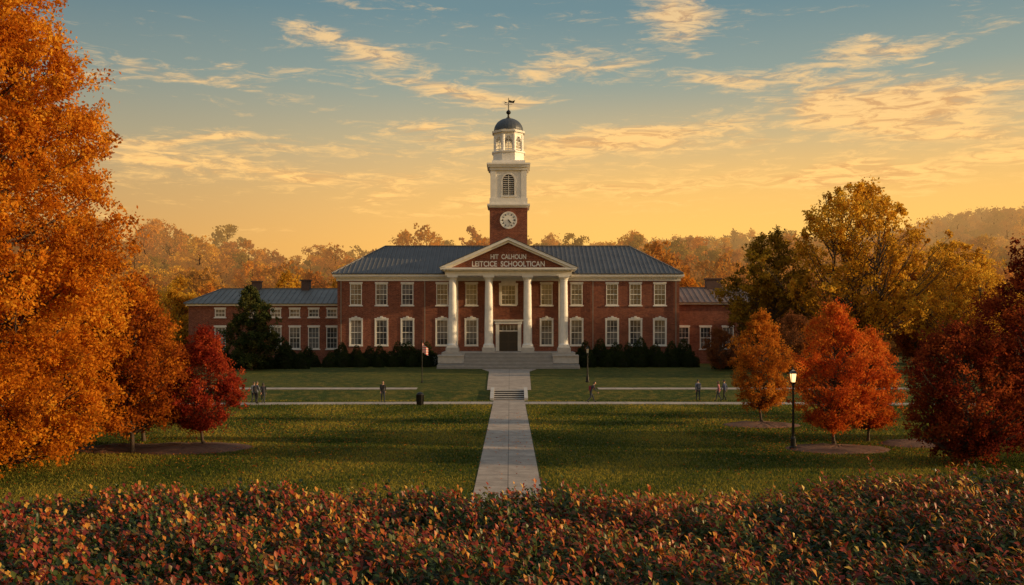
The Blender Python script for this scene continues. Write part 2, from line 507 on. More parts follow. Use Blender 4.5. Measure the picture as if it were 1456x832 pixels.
# door
dd = MB(); dd.box(-1.23, 1.23, GY+.14, GY+.2, 2.96, 5.6); dd.finish('double_door', M_dark, B)
dd = MB()
for x0, x1 in ((-1.05, -.12), (.12, 1.05)):
    for z0, z1 in ((3.2, 4.1), (4.3, 5.4)): dd.box(x0, x1, GY+.11, GY+.139, z0, z1)
dd.finish('door_panels', simple('door_panel', (.022, .017, .015), .45), B)
trim.box(-1.24, 1.24, GY+.05, GY+.21, 5.602, 5.75)
for i in range(1, 5): trim.box(-1.24+i*.496-.02, -1.24+i*.496+.02, GY+.06, GY+.12, 5.752, 6.44)
glass.quad((-1.24, GY+.15, 5.75), (1.24, GY+.15, 5.75), (1.24, GY+.15, 6.45), (-1.24, GY+.15, 6.45))
for s in (-1, 1):
    x0, x1 = sorted((s*1.252, s*1.72)); trim.box(x0, x1, GY-.22, GY-.003, 2.953, 6.6)
trim.box(-1.85, 1.85, GY-.28, GY-.003, 6.602, 7.0); trim.box(-2.05, 2.05, GY-.42, GY-.003, 7.002, 7.2)
# ---- tower
TY0, TY1, HW = 136.0, 141.2, 2.6
TC = (TY0+TY1)/2
tb = MB(); tb.box(-HW, HW, TY0, TY1, 13.5, 22.7); tb.finish('tower_shaft', M_brick, B)
tw = MB()
def ring(mbx, hw, z0, z1): mbx.box(-hw, hw, TC-hw, TC+hw, z0, z1)
ring(tw, 2.72, 22.702, 22.95); ring(tw, 2.95, 22.952, 23.2); ring(tw, 2.62, 23.202, 24.0)
ring(tw, 2.36, 24.002, 27.9)
for sx in (-1, 1):
    for sy in (-1, 1):
        x0, x1 = sorted((sx*1.75, sx*2.5)); y0, y1 = sorted((TC+sy*1.75, TC+sy*2.5))
        tw.box(x0, x1, y0, y1, 24.003, 27.88)
ring(tw, 2.62, 27.902, 28.3); ring(tw, 2.85, 28.302, 28.6); ring(tw, 3.0, 28.602, 28.85)
ring(tw, 2.3, 28.852, 29.3)
o8 = math.pi/8
tw.lathe([(2.32, 29.302), (2.32, 30.5), (2.5, 30.502), (2.5, 30.7)], 0, TC, 8, o8)
R8 = 2.08
for i in range(8):
    a = o8+i*math.pi/4
    px, py = R8*math.cos(a), R8*math.sin(a)
    tw.lathe([(.27, 30.702), (.27, 33.0)], px*.95, TC+py*.95, 8, a)
    a2 = o8+(i+1)*math.pi/4
    qx, qy = R8*math.cos(a2), R8*math.sin(a2)
    for k, (t0, t1, zz) in enumerate([(.10, .22, 32.15), (.22, .34, 32.5), (.34, .66, 32.72), (.66, .78, 32.5), (.78, .90, 32.15)]):
        p = (px+(qx-px)*t0)*.97, TC+(py+(qy-py)*t0)*.97; q = (px+(qx-px)*t1)*.97, TC+(py+(qy-py)*t1)*.97
        tw.beam((p[0], p[1], (zz+33.0)/2), (q[0], q[1], (zz+33.0)/2), .22, 33.0-zz)
    tw.beam((px*.96, TC+py*.96, 31.0), (qx*.96, TC+qy*.96, 31.0), .12, .10)
    mx_, my_ = (px+qx)/2*.96, TC+(py+qy)/2*.96
    tw.beam((mx_, my_, 30.7), (mx_, my_, 32.75), .06, .06)
    for zz in (31.45, 31.95, 32.4): tw.beam((px*.96, TC+py*.96, zz), (qx*.96, TC+qy*.96, zz), .05, .05)
tw.lathe([(2.15, 33.002), (2.2, 33.3), (2.45, 33.302), (2.5, 33.55), (2.05, 33.552), (2.0, 33.75)], 0, TC, 8, o8)
tw.finish('tower_belfry', M_white, B)
# arched louvre windows on three faces
lv = MB(); lf = MB()
for face in range(3):
    def tr(u, d, z):  # u along face, d outward
        if face == 0: return (u, TC-2.36-d, z)
        if face == 1: return (2.36+d, TC+u, z)
        return (-2.36-d, TC+u, z)
    def fbox(mbx, u0, u1, d0, d1, z0, z1):
        p = tr(u0, d0, z0); q = tr(u1, d1, z1)
        mbx.box(min(p[0], q[0]), max(p[0], q[0]), min(p[1], q[1]), max(p[1], q[1]), min(p[2], q[2]), max(p[2], q[2]))
    pts = [(-.8, 24.4), (.8, 24.4)] + [(.8*math.cos(t), 26.5+.8*math.sin(t)) for t in np.linspace(0, math.pi, 13)]
    lv.quad(*[tr(u, .012, z) for u, z in pts])
    z = 24.55
    while z < 27.1:
        w = .72 if z < 26.5 else .72*math.sqrt(max(.02, 1-((z-26.5)/.8)**2))
        fbox(lf, -w, w, .02, .07, z, z+.07); z += .27
    fbox(lf, -.035, .035, .02, .09, 24.42, 27.2)
    for s in (-1, 1): fbox(lf, *sorted((s*.8, s*.98)), .004, .12, 24.4, 26.5)
    fbox(lf, -1.05, 1.05, .005, .18, 24.2, 24.395)
    for t0, t1 in zip(np.linspace(0, math.pi, 11)[:-1], np.linspace(0, math.pi, 11)[1:]):
        p = tr(.89*math.cos(t0), .06, 26.5+.89*math.sin(t0)); q = tr(.89*math.cos(t1), .06, 26.5+.89*math.sin(t1))
        lf.beam(p, q, .12 if face == 0 else .16, .16 if face == 0 else .12)
lv.finish('belfry_louvre_dark', M_black, B, fixn=False); lf.finish('belfry_louvres', M_white, B)
ck = MB()
def disc(mbx, r, y, z, n=40):
    mbx.quad(*[(r*math.cos(2*math.pi*i/n), y, z+r*math.sin(2*math.pi*i/n)) for i in range(n)][::1])
CZ = 20.95
disc(ck, 1.06, TY0-.10, CZ); ck.finish('clock_face', simple('clock_enamel', (.78, .76, .70), .4, var=.03), B)
ck = MB()
for i in range(40):
    a, b_ = 2*math.pi*i/40, 2*math.pi*(i+1)/40
    ck.beam((1.12*math.cos(a), TY0-.07, CZ+1.12*math.sin(a)), (1.12*math.cos(b_), TY0-.07, CZ+1.12*math.sin(b_)), .13, .14)
ck.finish('clock_rim', M_white, B)
ck = MB()
for i in range(12):
    a = 2*math.pi*i/12
    ck.beam((.70*math.cos(a), TY0-.115, CZ+.70*math.sin(a)), (.96*math.cos(a), TY0-.115, CZ+.96*math.sin(a)), .02, .11 if i % 3 else .17)
for ang, ln, w in ((-50, .55, .14), (-72, .85, .11)):
    a = rad(ang); ck.beam((-.1*math.cos(a), TY0-.13, CZ-.1*math.sin(a)), (ln*math.cos(a), TY0-.13, CZ+ln*math.sin(a)), .02, w)
ck.finish('clock_hands_and_marks', M_black, B)
# dome
dm = MB()
prof = [(1.98, 33.752)]
for k in range(11):
    t = k/10*math.pi/2; prof.append((1.92*math.cos(t)+.14, 33.78+1.75*math.sin(t)))
dm.lathe(prof, 0, TC, 24, 0); dm.finish('tower_dome', M_slate, B, smooth=False)
fn = MB()
fn.lathe([(.34, 35.5), (.34, 35.65), (.16, 35.7), (.14, 36.1), (.30, 36.25), (.34, 36.42), (.26, 36.6), (.08, 36.75), (.05, 38.3), (.01, 38.5)], 0, TC, 12)
fn.beam((-.55, TC, 37.55), (.55, TC, 37.55), .05, .05); fn.beam((0, TC-.5, 37.3), (0, TC+.5, 37.3), .05, .05)
fn.quad((-.1, TC, 37.8), (.75, TC, 37.7), (.95, TC, 38.15), (.55, TC, 38.0), (.1, TC, 38.15))
fn.quad((-.1, TC, 37.8), (-.7, TC, 37.95), (-.45, TC, 37.8), (-.7, TC, 37.65))
fn.finish('weathervane_finial', M_black, B)

# ---- wings
lw = MB()
wh = [(x-.8, x+.8, 3.1, 6.2) for x in (-41, -33.1, -30.4, -27.7, -25.1)]
wu = [(x-.75, x+.75, 7.6, 8.75) for x in (-41, -36.5, -33.1, -30.4, -27.7, -25.1)]
wall_holes(lw, -45.5, -HB-.003, .5, 9.2, 140., wh+wu)
lw.quad((-45.5, 140, .5), (-45.5, 140, 9.2), (-45.5, 152, 9.2), (-45.5, 152, .5))
lw.finish('left_wing_walls', M_brick, B, fixn=False)
for h in wh: window(h, 140., kind='flat')
for h in wu: window(h, 140., 3, 2, kind='flat')
rw = MB()
wr = [(x-.8, x+.8, 3.1, 6.2) for x in (24.9, 28.0, 31.2, 34.4)]
wall_holes(rw, HB+.003, 38, .5, 9.4, 140., wr)
rw.quad((38, 140, .5), (38, 152, .5), (38, 152, 9.4), (38, 140, 9.4))
rw.finish('right_wing_walls', M_brick, B, fixn=False)
for h in wr: window(h, 140., kind='flat')
wc = MB()
wc.box(-45.8, -HB-.56, 139.6, 152.3, 9.202, 9.42); wc.box(HB+.56, 38.3, 139.6, 152.3, 9.402, 9.6)
wc.finish('wing_cornice', M_white, B)
hip('left_wing_roof', -46, -22.9, 139.4, 152.5, 9.55, -42.5, -22.9, 146, 11.85, M_roof2, M_seam, .8)
hip('right_wing_roof', 22.9, 38.6, 139.4, 152.5, 9.73, 22.9, 35.5, 146, 12.0, M_roof3, simple('brown_seam', (.22, .15, .11), .5), .8)
ch = MB()
for x0, x1, z1 in ((-37.9, -36.7, 12.8), (-30.6, -29.4, 13.0), (29.2, 31.4, 13.2)):
    ch.box(x0, x1, 145.2, 146.6, 10.5, z1); ch.box(x0-.12, x1+.12, 145.08, 146.72, z1+.001, z1+.2)
ch.finish('chimneys', simple('chimney_brick', (.09, .05, .04), .8), B)
dp = MB()
for x in (-22.6, -11.3, 11.4, 22.6): dp.box(x-.06, x+.06, GY-.16, GY-.04, 2.4, 12.4)
dp.finish('downspouts', simple('downspout', (.25, .2, .17), .5, .3), B)
trim.finish('window_frames_and_trim', M_white, B); glass.finish('window_glass', M_glass, B, fixn=False)
B.location.x = -.12

# ------------------------------------------------------------------ trees
def tube(path, r0, r1, n=6):
    """path (k,3) -> verts, faces"""
    path = np.asarray(path); k = len(path); V = []; F = []
    rs = np.linspace(0, 1, k); rs = r0+(r1-r0)*rs
    for i in range(k):
        d = path[min(i+1, k-1)]-path[max(i-1, 0)]; d = d/(np.linalg.norm(d)+1e-9)
        u = np.cross(d, [0, 0, 1.]) if abs(d[2]) < .9 else np.cross(d, [1., 0, 0])
        u /= np.linalg.norm(u)+1e-9; w = np.cross(d, u)
        for j in range(n):
            a = 2*math.pi*j/n; V.append(path[i]+rs[i]*(math.cos(a)*u+math.sin(a)*w))
    for i in range(k-1):
        for j in range(n):
            m = (j+1) % n; F.append((i*n+j, i*n+m, (i+1)*n+m, (i+1)*n+j))
    return V, F

def leaves_np(P, size, rng, asp=.6, up=0.0):
    n = len(P)
    u = rng.normal(size=(n, 3)); u /= np.linalg.norm(u, axis=1)[:, None]
    w = rng.normal(size=(n, 3)); w[:, 2] += up
    w = np.cross(u, w); w /= np.linalg.norm(w, axis=1)[:, None]+1e-9
    s = size*(.6+.8*rng.random(n))[:, None]
    a = P+u*s*.5; b = P+w*s*.5*asp; c = P-u*s*.5; d = P-w*s*.5*asp
    V = np.stack([a, b, c, d], 1).reshape(-1, 3)
    F = np.arange(n*4).reshape(-1, 4)
    return V, F

def tree_mesh(name, H, cb, R, env, tips, lpt, lsize, lmat, seed, trunk=None, spread=.15, rise=.7, bark=M_bark, flat=.75, trunks=1, asym=.18, shell=.45, vshift=0, fly=.12):
    rng = np.random.default_rng(seed)
    V = []; F = []; nb = 0
    trunk = trunk or H*.018
    def add(path, r0, r1, n=6):
        nonlocal nb
        v, f = tube(path, r0, r1, n); V.extend(v); F.extend([tuple(q+nb for q in g) for g in f]); nb += len(v)
    axes = []
    for k in range(trunks):
        ox, oy = (0, 0) if trunks == 1 else (rng.normal()*R*.35, rng.normal()*R*.35)
        jit = rng.normal(size=(7, 2))*H*.012; jit[0] = 0
        zs = np.linspace(-.2, H*.93*(1 if k == 0 else .85), 7)
        ax = np.column_stack([jit[:, 0]+ox*np.linspace(0, 1, 7)**.7, jit[:, 1]+oy*np.linspace(0, 1, 7)**.7, zs])
        axes.append(ax); add(ax, trunk/(1 if trunks == 1 else 1.3), trunk*.12, 8)
        add(np.array([ax[0], ax[0]+[0, 0, .5]]), trunk*1.5, trunk*1.0, 8)
    ex = np.array([e[0] for e in env]); ey = np.array([e[1] for e in env])
    ph = rng.random(6)*6.28
    P = []; C = []
    for i in range(tips):
        ax = axes[rng.integers(trunks)]
        t = rng.random()
        while rng.random() > .25+.75*np.interp(t, ex, ey): t = rng.random()
        a = rng.random()*2*math.pi
        rr = R*np.interp(t, ex, ey)*(1+asym*math.sin(2*a+ph[0]+5*t)+asym*.7*math.sin(5*a+ph[1]-9*t)+asym*.6*math.sin(13*t+ph[2]+a))
        q = rng.random(); rr *= (shell+(1-shell)*math.sqrt(q))
        outer = rng.random() < fly
        if outer: rr *= 1.14
        z = cb+(H-cb)*t
        def axat(zz): return np.array([np.interp(zz, ax[:, 2], ax[:, 0]), np.interp(zz, ax[:, 2], ax[:, 1]), min(zz, ax[-1, 2])])
        c0 = axat(z) if trunks == 1 else np.array([0, 0, z])
        tip = np.array([c0[0]+rr*math.cos(a), c0[1]+rr*math.sin(a), z])
        zs = max(cb*.75+.1, z-rr*rise*(.7+.6*rng.random())); zs = min(zs, ax[-1, 2]*.97)
        s = axat(zs)
        mid = (s+tip)/2+np.array([0, 0, -.12*rr])+rng.normal(size=3)*rr*.06
        ts = np.linspace(0, 1, 5)[:, None]
        path = (1-ts)**2*s+2*ts*(1-ts)*mid+ts**2*tip
        if i < 260:
            br = trunk*.38*(1-.6*zs/H); add(path, br, br*.15, 5 if H > 9 else 4)
        sp = R*spread*(.6+.8*rng.random())*(.55 if outer else 1)
        n1 = int(lpt*(.5+rng.random())*(.4 if outer else 1))
        ns = 5; sub = rng.normal(size=(ns, 3))*sp*.8; sub[:, 2] *= flat
        if outer: sub[:, 2] = np.abs(sub[:, 2])*2.2
        pts = tip+sub[rng.integers(ns, size=n1)]+rng.normal(size=(n1, 3))*sp*.40
        n2 = n1//4
        tt = .45+.55*rng.random(n2)[:, None]
        pts2 = (1-tt)**2*s+2*tt*(1-tt)*mid+tt**2*tip+rng.normal(size=(n2, 3))*sp*.5
        pts = np.concatenate([pts, pts2]); P.append(pts)
        cv = rng.random()*.55 + .15*t
        C.append(np.clip(cv+.35*rng.random(len(pts))+vshift, 0, 1))
        for k in range(2):
            if i < 160:
                add(np.array([path[3], tip+sub[k]]), trunk*.06, trunk*.02, 3)
    P = np.concatenate(P); C = np.concatenate(C)
    P[:, 2] = np.maximum(P[:, 2], .12)
    LV, LF = leaves_np(P, lsize, rng)
    V = np.asarray(V); allV = np.concatenate([V, LV])
    LF = LF+len(V)
    Fa = np.asarray(F)
    return np_mesh(name, allV, [(Fa, 0), (LF, 1)], [bark, lmat], np.concatenate([np.zeros(len(Fa)), C]))

ENV_CONE = [(0, .72), (.1, .95), (.3, 1), (.48, .95), (.66, .70), (.82, .42), (1, .06)]
ENV_OVAL = [(0, .45), (.12, .8), (.35, 1), (.6, .86), (.82, .5), (1, .08)]
ENV_ROUND = [(0, .35), (.2, .85), (.5, 1), (.8, .75), (1, .2)]
ENV_VASE = [(0, .35), (.25, .8), (.55, 1), (.8, .8), (.95, .4), (1, .15)]

O = lambda d, m, l: [(0, d), (.45, m), (1, l)]
L_orange = leafmat('leaf_orange', O((.20, .045, .008), (.64, .21, .015), (.84, .46, .045)), trans=.5)
L_rust = leafmat('leaf_rust', O((.12, .022, .008), (.36, .085, .012), (.64, .23, .02)), trans=.45)
L_red = leafmat('leaf_red', O((.12, .010, .010), (.33, .040, .020), (.58, .12, .03)), trans=.45)
L_scar = leafmat('leaf_scarlet_orange', O((.20, .025, .010), (.60, .11, .020), (.78, .29, .035)), trans=.5)
L_org2 = leafmat('leaf_orange_green', O((.15, .06, .012), (.52, .16, .02), (.74, .33, .04)), trans=.5)
L_maroon = leafmat('leaf_maroon', O((.05, .008, .008), (.19, .028, .014), (.50, .12, .025)), trans=.5)  # maroon kept dark, backlit shade put into the leaf colour
L_gold = leafmat('leaf_gold', O((.17, .085, .012), (.58, .29, .028), (.85, .54, .06)), trans=.55)
L_olive = leafmat('leaf_olive_brown', O((.06, .05, .012), (.26, .15, .02), (.58, .33, .03)), trans=.45)
L_brown = leafmat('leaf_brown', O((.09, .035, .018), (.20, .075, .03), (.34, .13, .045)))
L_ever = leafmat('leaf_evergreen', O((.014, .026, .010), (.035, .05, .018), (.12, .11, .03)), trans=.2)
L_box = leafmat('leaf_boxwood', O((.010, .018, .008), (.022, .034, .012), (.05, .06, .02)), trans=.2)
FA = [O((.05, .04, .012), (.17, .12, .02), (.36, .23, .03)), O((.24, .10, .015), (.62, .30, .03), (.80, .48, .05)),
      O((.10, .025, .012), (.34, .11, .02), (.55, .20, .03)), O((.14, .06, .015), (.48, .19, .025), (.66, .33, .04))]
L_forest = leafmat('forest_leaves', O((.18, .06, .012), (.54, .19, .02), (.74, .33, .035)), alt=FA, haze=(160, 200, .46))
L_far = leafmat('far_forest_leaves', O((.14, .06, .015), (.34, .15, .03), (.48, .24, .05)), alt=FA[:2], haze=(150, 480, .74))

# near left
me = tree_mesh('sweetgum_crown', 25, .5, 6.0, ENV_CONE, 1150, 230, .16, L_orange, 3, trunk=.34, spread=.075, rise=.6, shell=.3, asym=.07, fly=.16)
place('orange_sweetgum_tree', me, (-23.3, 43.5, 0))
me = tree_mesh('rust_maple', 8.8, 1.2, 2.4, ENV_OVAL, 200, 180, .14, L_rust, 5, trunk=.12, spread=.14, fly=.2)
place('rust_maple_tree', me, (-18.9, 49.5, 0)); place('rust_maple_tree', me, (-20.2, 54.5, 0), 2.1, .92)
place('rust_maple_tree', me, (-22.6, 50.5, 0), 4.1, .98)
me = tree_mesh('red_maple_small', 6.2, 1.05, 1.95, [(0, .5), (.15, .95), (.35, 1), (.6, .74), (.82, .42), (1, .05)], 250, 125, .115, L_red, 8, trunk=.09, spread=.11, asym=.10, fly=.22, shell=.3)
place('red_maple_tree', me, (-16.1, 52, 0))
# right
me = tree_mesh('orange_maple', 7.2, 1.2, 1.95, ENV_OVAL, 230, 110, .115, L_org2, 9, trunk=.09, spread=.11, asym=.12, fly=.22, shell=.3)
place('orange_maple_tree', me, (16.35, 63.5, 0))
me = tree_mesh('scarlet_maple', 7.5, 1.05, 2.25, [(0, .4), (.15, .85), (.35, 1), (.6, .8), (.82, .45), (1, .06)], 280, 130, .115, L_scar, 10, trunk=.10, spread=.11, asym=.13, fly=.22, shell=.3)
place('scarlet_maple_tree', me, (17.2, 52, 0)); place('scarlet_maple_tree', me, (19.8, 54.2, 0), 1.9, .82)
me = tree_mesh('maroon_tree', 6.4, .5, 2.6, ENV_ROUND, 220, 150, .13, L_maroon, 12, trunk=.14, spread=.12, asym=.2, fly=.25, shell=.3)
place('maroon_plum_tree', me, (20.8, 44.8, 0)); 
me = tree_mesh('maroon_tree_tall', 10.4, .6, 2.8, ENV_OVAL, 230, 180, .14, L_maroon, 13, trunk=.17, spread=.12, asym=.2, fly=.25, shell=.3)
place('maroon_plum_tree', me, (24.9, 46, 0)); place('maroon_plum_tree', me, (29.5, 55, 0), 2, .8)
# middle distance right
me = tree_mesh('gold_oak', 21.6, 3.0, 8.0, ENV_VASE, 300, 110, .34, L_gold, 15, trunk=.34, spread=.075, rise=1.0, trunks=4, asym=.24, shell=.3, fly=.22)
place('golden_oak_tree', me, (39.8, 114, 1.0)); place('golden_oak_tree', me, (57, 126, 1.0), 2.0, .74)
place('golden_oak_tree', me, (51, 108, 1), 3.3, .55)
me = tree_mesh('olive_oak', 16.5, 2.0, 4.6, ENV_VASE, 180, 105, .32, L_olive, 16, trunk=.24, spread=.11, trunks=2, asym=.25, fly=.2)
place('olive_oak_tree', me, (31.5, 119, 1.0)); place('olive_oak_tree', me, (66, 118, 1), 2.4, .85)
me = tree_mesh('brown_tree', 11.0, 1.0, 4.0, ENV_ROUND, 160, 110, .26, L_brown, 17, trunk=.17, spread=.12)
place('brown_dogwood_tree', me, (33.0, 124, 1.0)); place('brown_dogwood_tree', me, (25.3, 118, 1.0), 1.1, .46)
place('brown_dogwood_tree', me, (30, 104, 1.0), 2.6, .6)
# left middle distance
me = tree_mesh('evergreen', 10.2, .6, 2.8, ENV_OVAL, 190, 140, .22, L_ever, 18, trunk=.17, spread=.12, fly=.2)
place('holly_tree', me, (-31.2, 119, .95)); 
me = tree_mesh('gold_maple', 13, 2, 4.6, ENV_OVAL, 150, 120, .32, L_gold, 19, trunk=.22, spread=.12, asym=.2)
for x, y, s, r in ((-50.5, 150, .95, 0), (-57, 140, .8, 1), (-36, 160, 1.05, 2), (-28, 164, 1.0, 3), (-63, 130, .85, 4), (44, 150, .9, 5), (-48.6, 132, .62, 2.7), (70, 135, .9, 1)):
    place('golden_maple_tree', me, (x, y, float(terr(x, y))), r, s)
me = tree_mesh('rust_oak', 13, 1, 4.8, ENV_ROUND, 150, 120, .32, L_rust, 20, trunk=.22, spread=.12, asym=.2)
for x, y, s, r in ((-66, 118, .7, 0), (-54, 112, .55, 1), (66, 138, 1.0, 2), (58, 140, 1.0, 4), (62, 112, .6, 4), (50, 66, .7, 1)):  # includes an oak out of view at right, added for lawn shadows
    place('rust_oak_tree', me, (x, y, float(terr(x, y))), r, s)

# distant forest
tmpl = [tree_mesh('forest_tree_%d' % i, 13+i % 3, 1.0, 4.6+.5*(i % 2), [ENV_ROUND, ENV_OVAL, ENV_VASE][i % 3], 60, 55, .62, L_forest, 30+i, trunk=.25, spread=.14, asym=.22) for i in range(5)]
FO = empty('distant_forest')
cnt = 0
for y in np.arange(172, 330, 8.6):
    for x in np.arange(-.58*y-15, .58*y+20, 9.0):
        xx = x+random.uniform(-3.8, 3.8); yy = y+random.uniform(-3.6, 3.6)
        s = random.uniform(.6, 1.1)
        if random.random() < .12: s *= 1.25
        if yy < 185 and abs(xx) < 24: continue
        place('forest_tree', tmpl[random.randrange(5)], (xx, yy, float(terr(xx, yy))-.8), random.random()*6.28, (s*random.uniform(.9, 1.2), s*random.uniform(.9, 1.2), s*random.uniform(.8, 1.1)), FO)
        cnt += 1
tf = [tree_mesh('far_tree_%d' % i, 14, 1, 6, ENV_ROUND, 40, 45, 1.1, L_far, 60+i, trunk=.25, spread=.2) for i in range(3)]
FO2 = empty('far_hill_forest')
for y in np.arange(440, 640, 14):
    for x in np.arange(-100, .58*y+40, 13):
        xx = x+random.uniform(-5, 5); yy = y+random.uniform(-5, 5); s = random.uniform(.8, 1.2)
        place('far_tree', tf[random.randrange(3)], (xx, yy, float(terr(xx, yy))-1.5), random.random()*6.28, s, FO2); cnt += 1
print('forest', cnt)

# ------------------------------------------------------------------ shrubs
def bush_mesh(name, R, H, n, lsize, mat, seed):
    rng = np.random.default_rng(seed)
    d = rng.normal(size=(n, 3)); d /= np.linalg.norm(d, axis=1)[:, None]; d[:, 2] = np.abs(d[:, 2])
    f = 1+.12*np.sin(5*d[:, 0]+seed)+.12*np.sin(6*d[:, 1]+2*d[:, 2])+.07*np.sin(14*d[:, 2]+9*d[:, 0])
    r = (f*(.8+.22*rng.random(n)**.5))[:, None]
    P = d*r*np.array([R, R, H])
    LV, LF = leaves_np(P, lsize, rng)
    core = []; cf = []  # dark inner dome painted as shade behind the leaves
    m = 10
    for j in range(5):
        for i in range(m):
            a = 2*math.pi*i/m; e = j/4*math.pi/2
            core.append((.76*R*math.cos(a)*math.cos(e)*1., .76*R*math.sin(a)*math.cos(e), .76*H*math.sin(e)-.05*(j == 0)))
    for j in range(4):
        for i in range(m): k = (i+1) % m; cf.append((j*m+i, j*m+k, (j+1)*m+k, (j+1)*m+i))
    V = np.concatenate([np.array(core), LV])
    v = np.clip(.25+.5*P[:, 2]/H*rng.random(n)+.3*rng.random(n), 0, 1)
    return np_mesh(name, V, [(np.array(cf), 0), (LF+len(core), 1)], [M_shade, mat], np.concatenate([np.zeros(len(cf)), v]))
bm_ = [bush_mesh('boxwood_%d' % i, 1.3, 2.3, 3800, .17, L_box, 70+i) for i in range(3)]
bi = 0
def shrubs(spec):
    global bi
    for x, y, s in spec:
        place('boxwood_shrub', bm_[bi % 3], (x, y, float(terr(x, y))-.05), bi*1.3, (s*1.1, s, s)); bi += 1
shrubs([(x+random.uniform(-.3, .3), 130.3+random.uniform(-.6, .6), random.uniform(.85, 1.25)) for x in np.arange(-22.5, -9.3, 1.9)])
shrubs([(x+random.uniform(-.3, .3), 127.8+random.uniform(-.6, .6), random.uniform(.5, .8)) for x in np.arange(-25.5, -9.3, 2.1)])
shrubs([(x+random.uniform(-.3, .3), 130.3+random.uniform(-.6, .6), random.uniform(.9, 1.35)) for x in np.arange(10.0, 24.5, 1.9)])
shrubs([(x+random.uniform(-.3, .3), 128.0+random.uniform(-.6, .6), random.uniform(.5, .8)) for x in np.arange(10.5, 24.5, 2.2)])
shrubs([(x+random.uniform(-.3, .3), 124+random.uniform(-1.5, 1.5), random.uniform(.7, 1.2)) for x in np.arange(-36, -25, 2.0)])
shrubs([(x, 136+random.uniform(-1, 1), random.uniform(.7, 1.1)) for x in np.arange(-44, -26, 3.2)])
shrubs([(x, 122+random.uniform(-2, 2), random.uniform(.6, 1.0)) for x in np.arange(26.5, 46, 2.8)])

# ------------------------------------------------------------------ mulch beds
def mulch(x, y, rx, ry, seed):
    rng = np.random.default_rng(seed); mb = MB(); n = 40
    z0 = float(terr(x, y)); prev = None
    rings = []
    for k, (fr, h) in enumerate([(1, -.02), (.93, .05), (.75, .11), (.45, .17), (.12, .2)]):
        rg = []
        for i in range(n):
            a = 2*math.pi*i/n; w = 1+.05*math.sin(3*a+seed)+.03*math.sin(7*a)+rng.normal()*.012
            rg.append((x+rx*fr*w*math.cos(a), y+ry*fr*w*math.sin(a), z0+h+rng.normal()*.018*(k > 0)))
        rings.append(rg)
    for a, b in zip(rings[:-1], rings[1:]):
        for i in range(n): k = (i+1) % n; mb.quad(a[i], a[k], b[k], b[i])
    mb.quad(*rings[-1]); return mb.finish('mulch_bed', M_mulch, fixn=False)
beds = [(-16.9, 51.2, 3.5, 2.5), (17.0, 50.9, 2.7, 2.0), (16.2, 63.2, 2.5, 2.0), (22.2, 53.0, 2.3, 1.8), (-20.4, 51.0, 2.0, 2.0)]
for i, b_ in enumerate(beds): mulch(*b_, i)

# ------------------------------------------------------------------ grass blades + fallen leaves
rng = np.random.default_rng(5)
def grass(n, y0, y1, hgt, wid):
    y = rng.uniform(y0, y1, n); x = rng.uniform(-1, 1, n)*(y*.54+4)
    k = (np.abs(x) > 1.38) & (np.abs(y-81.3) > 1.6)
    for (bx, by, rx, ry) in beds: k &= ((x-bx)/rx)**2+((y-by)/ry)**2 > .98
    x = x[k]; y = y[k]; n = len(x); z = terr(x, y)-.005
    a = rng.random(n)*6.28; w = wid*(.5+rng.random(n)); h = hgt*(.4+rng.random(n))
    dx, dy = np.cos(a)*w, np.sin(a)*w
    lx, ly = rng.normal(size=n)*h*.5, rng.normal(size=n)*h*.5
    V = np.stack([np.stack([x-dx, y-dy, z], -1), np.stack([x+dx, y+dy, z], -1), np.stack([x+lx, y+ly, z+h], -1)], 1).reshape(-1, 3)
    cv = .5+.34*np.sin(x*.5+1.3*np.sin(y*.23))*np.sin(y*.31+.7*np.sin(x*.4))+.24*rng.normal(size=n)
    return V, np.clip(cv, 0, 1)
V1, c1 = grass(260000, 32, 58, .09, .022); V2, c2 = grass(140000, 58, 84, .10, .035)
V = np.concatenate([V1, V2])
L_grass = leafmat('grass_blades', O((.030, .054, .010), (.092, .114, .020), (.40, .30, .05)), trans=.4)  # yellow patches, gold end brightened to paint low-sun streaks
me = np_mesh('lawn_grass_blades', V, [(np.arange(len(V)).reshape(-1, 3), 0)], [L_grass], np.concatenate([c1, c2]))
place('lawn_grass_blades', me)
n = 6500
cx_ = rng.choice(np.array([-21., -17, -16, 17, 19, 16.4, 22, -14, 12, 0, -8]), n); cy_ = rng.choice(np.array([44., 50, 52, 53, 63, 60, 70]), n)
P = np.stack([cx_+rng.normal(size=n)*3.6, cy_+rng.normal(size=n)*4.5, np.zeros(n)], -1)
P = P[(P[:, 1] > 36)]
P[:, 2] = terr(P[:, 0], P[:, 1])+.085
LV, LF = leaves_np(P, .11, rng, .7)
LV[:, 2] = np.repeat(P[:, 2], 4)+(LV[:, 2]-np.repeat(P[:, 2], 4))*.3
me = np_mesh('fallen_leaves', LV, [(LF, 0)], [L_scar], rng.random(len(LF))); place('fallen_leaves', me)

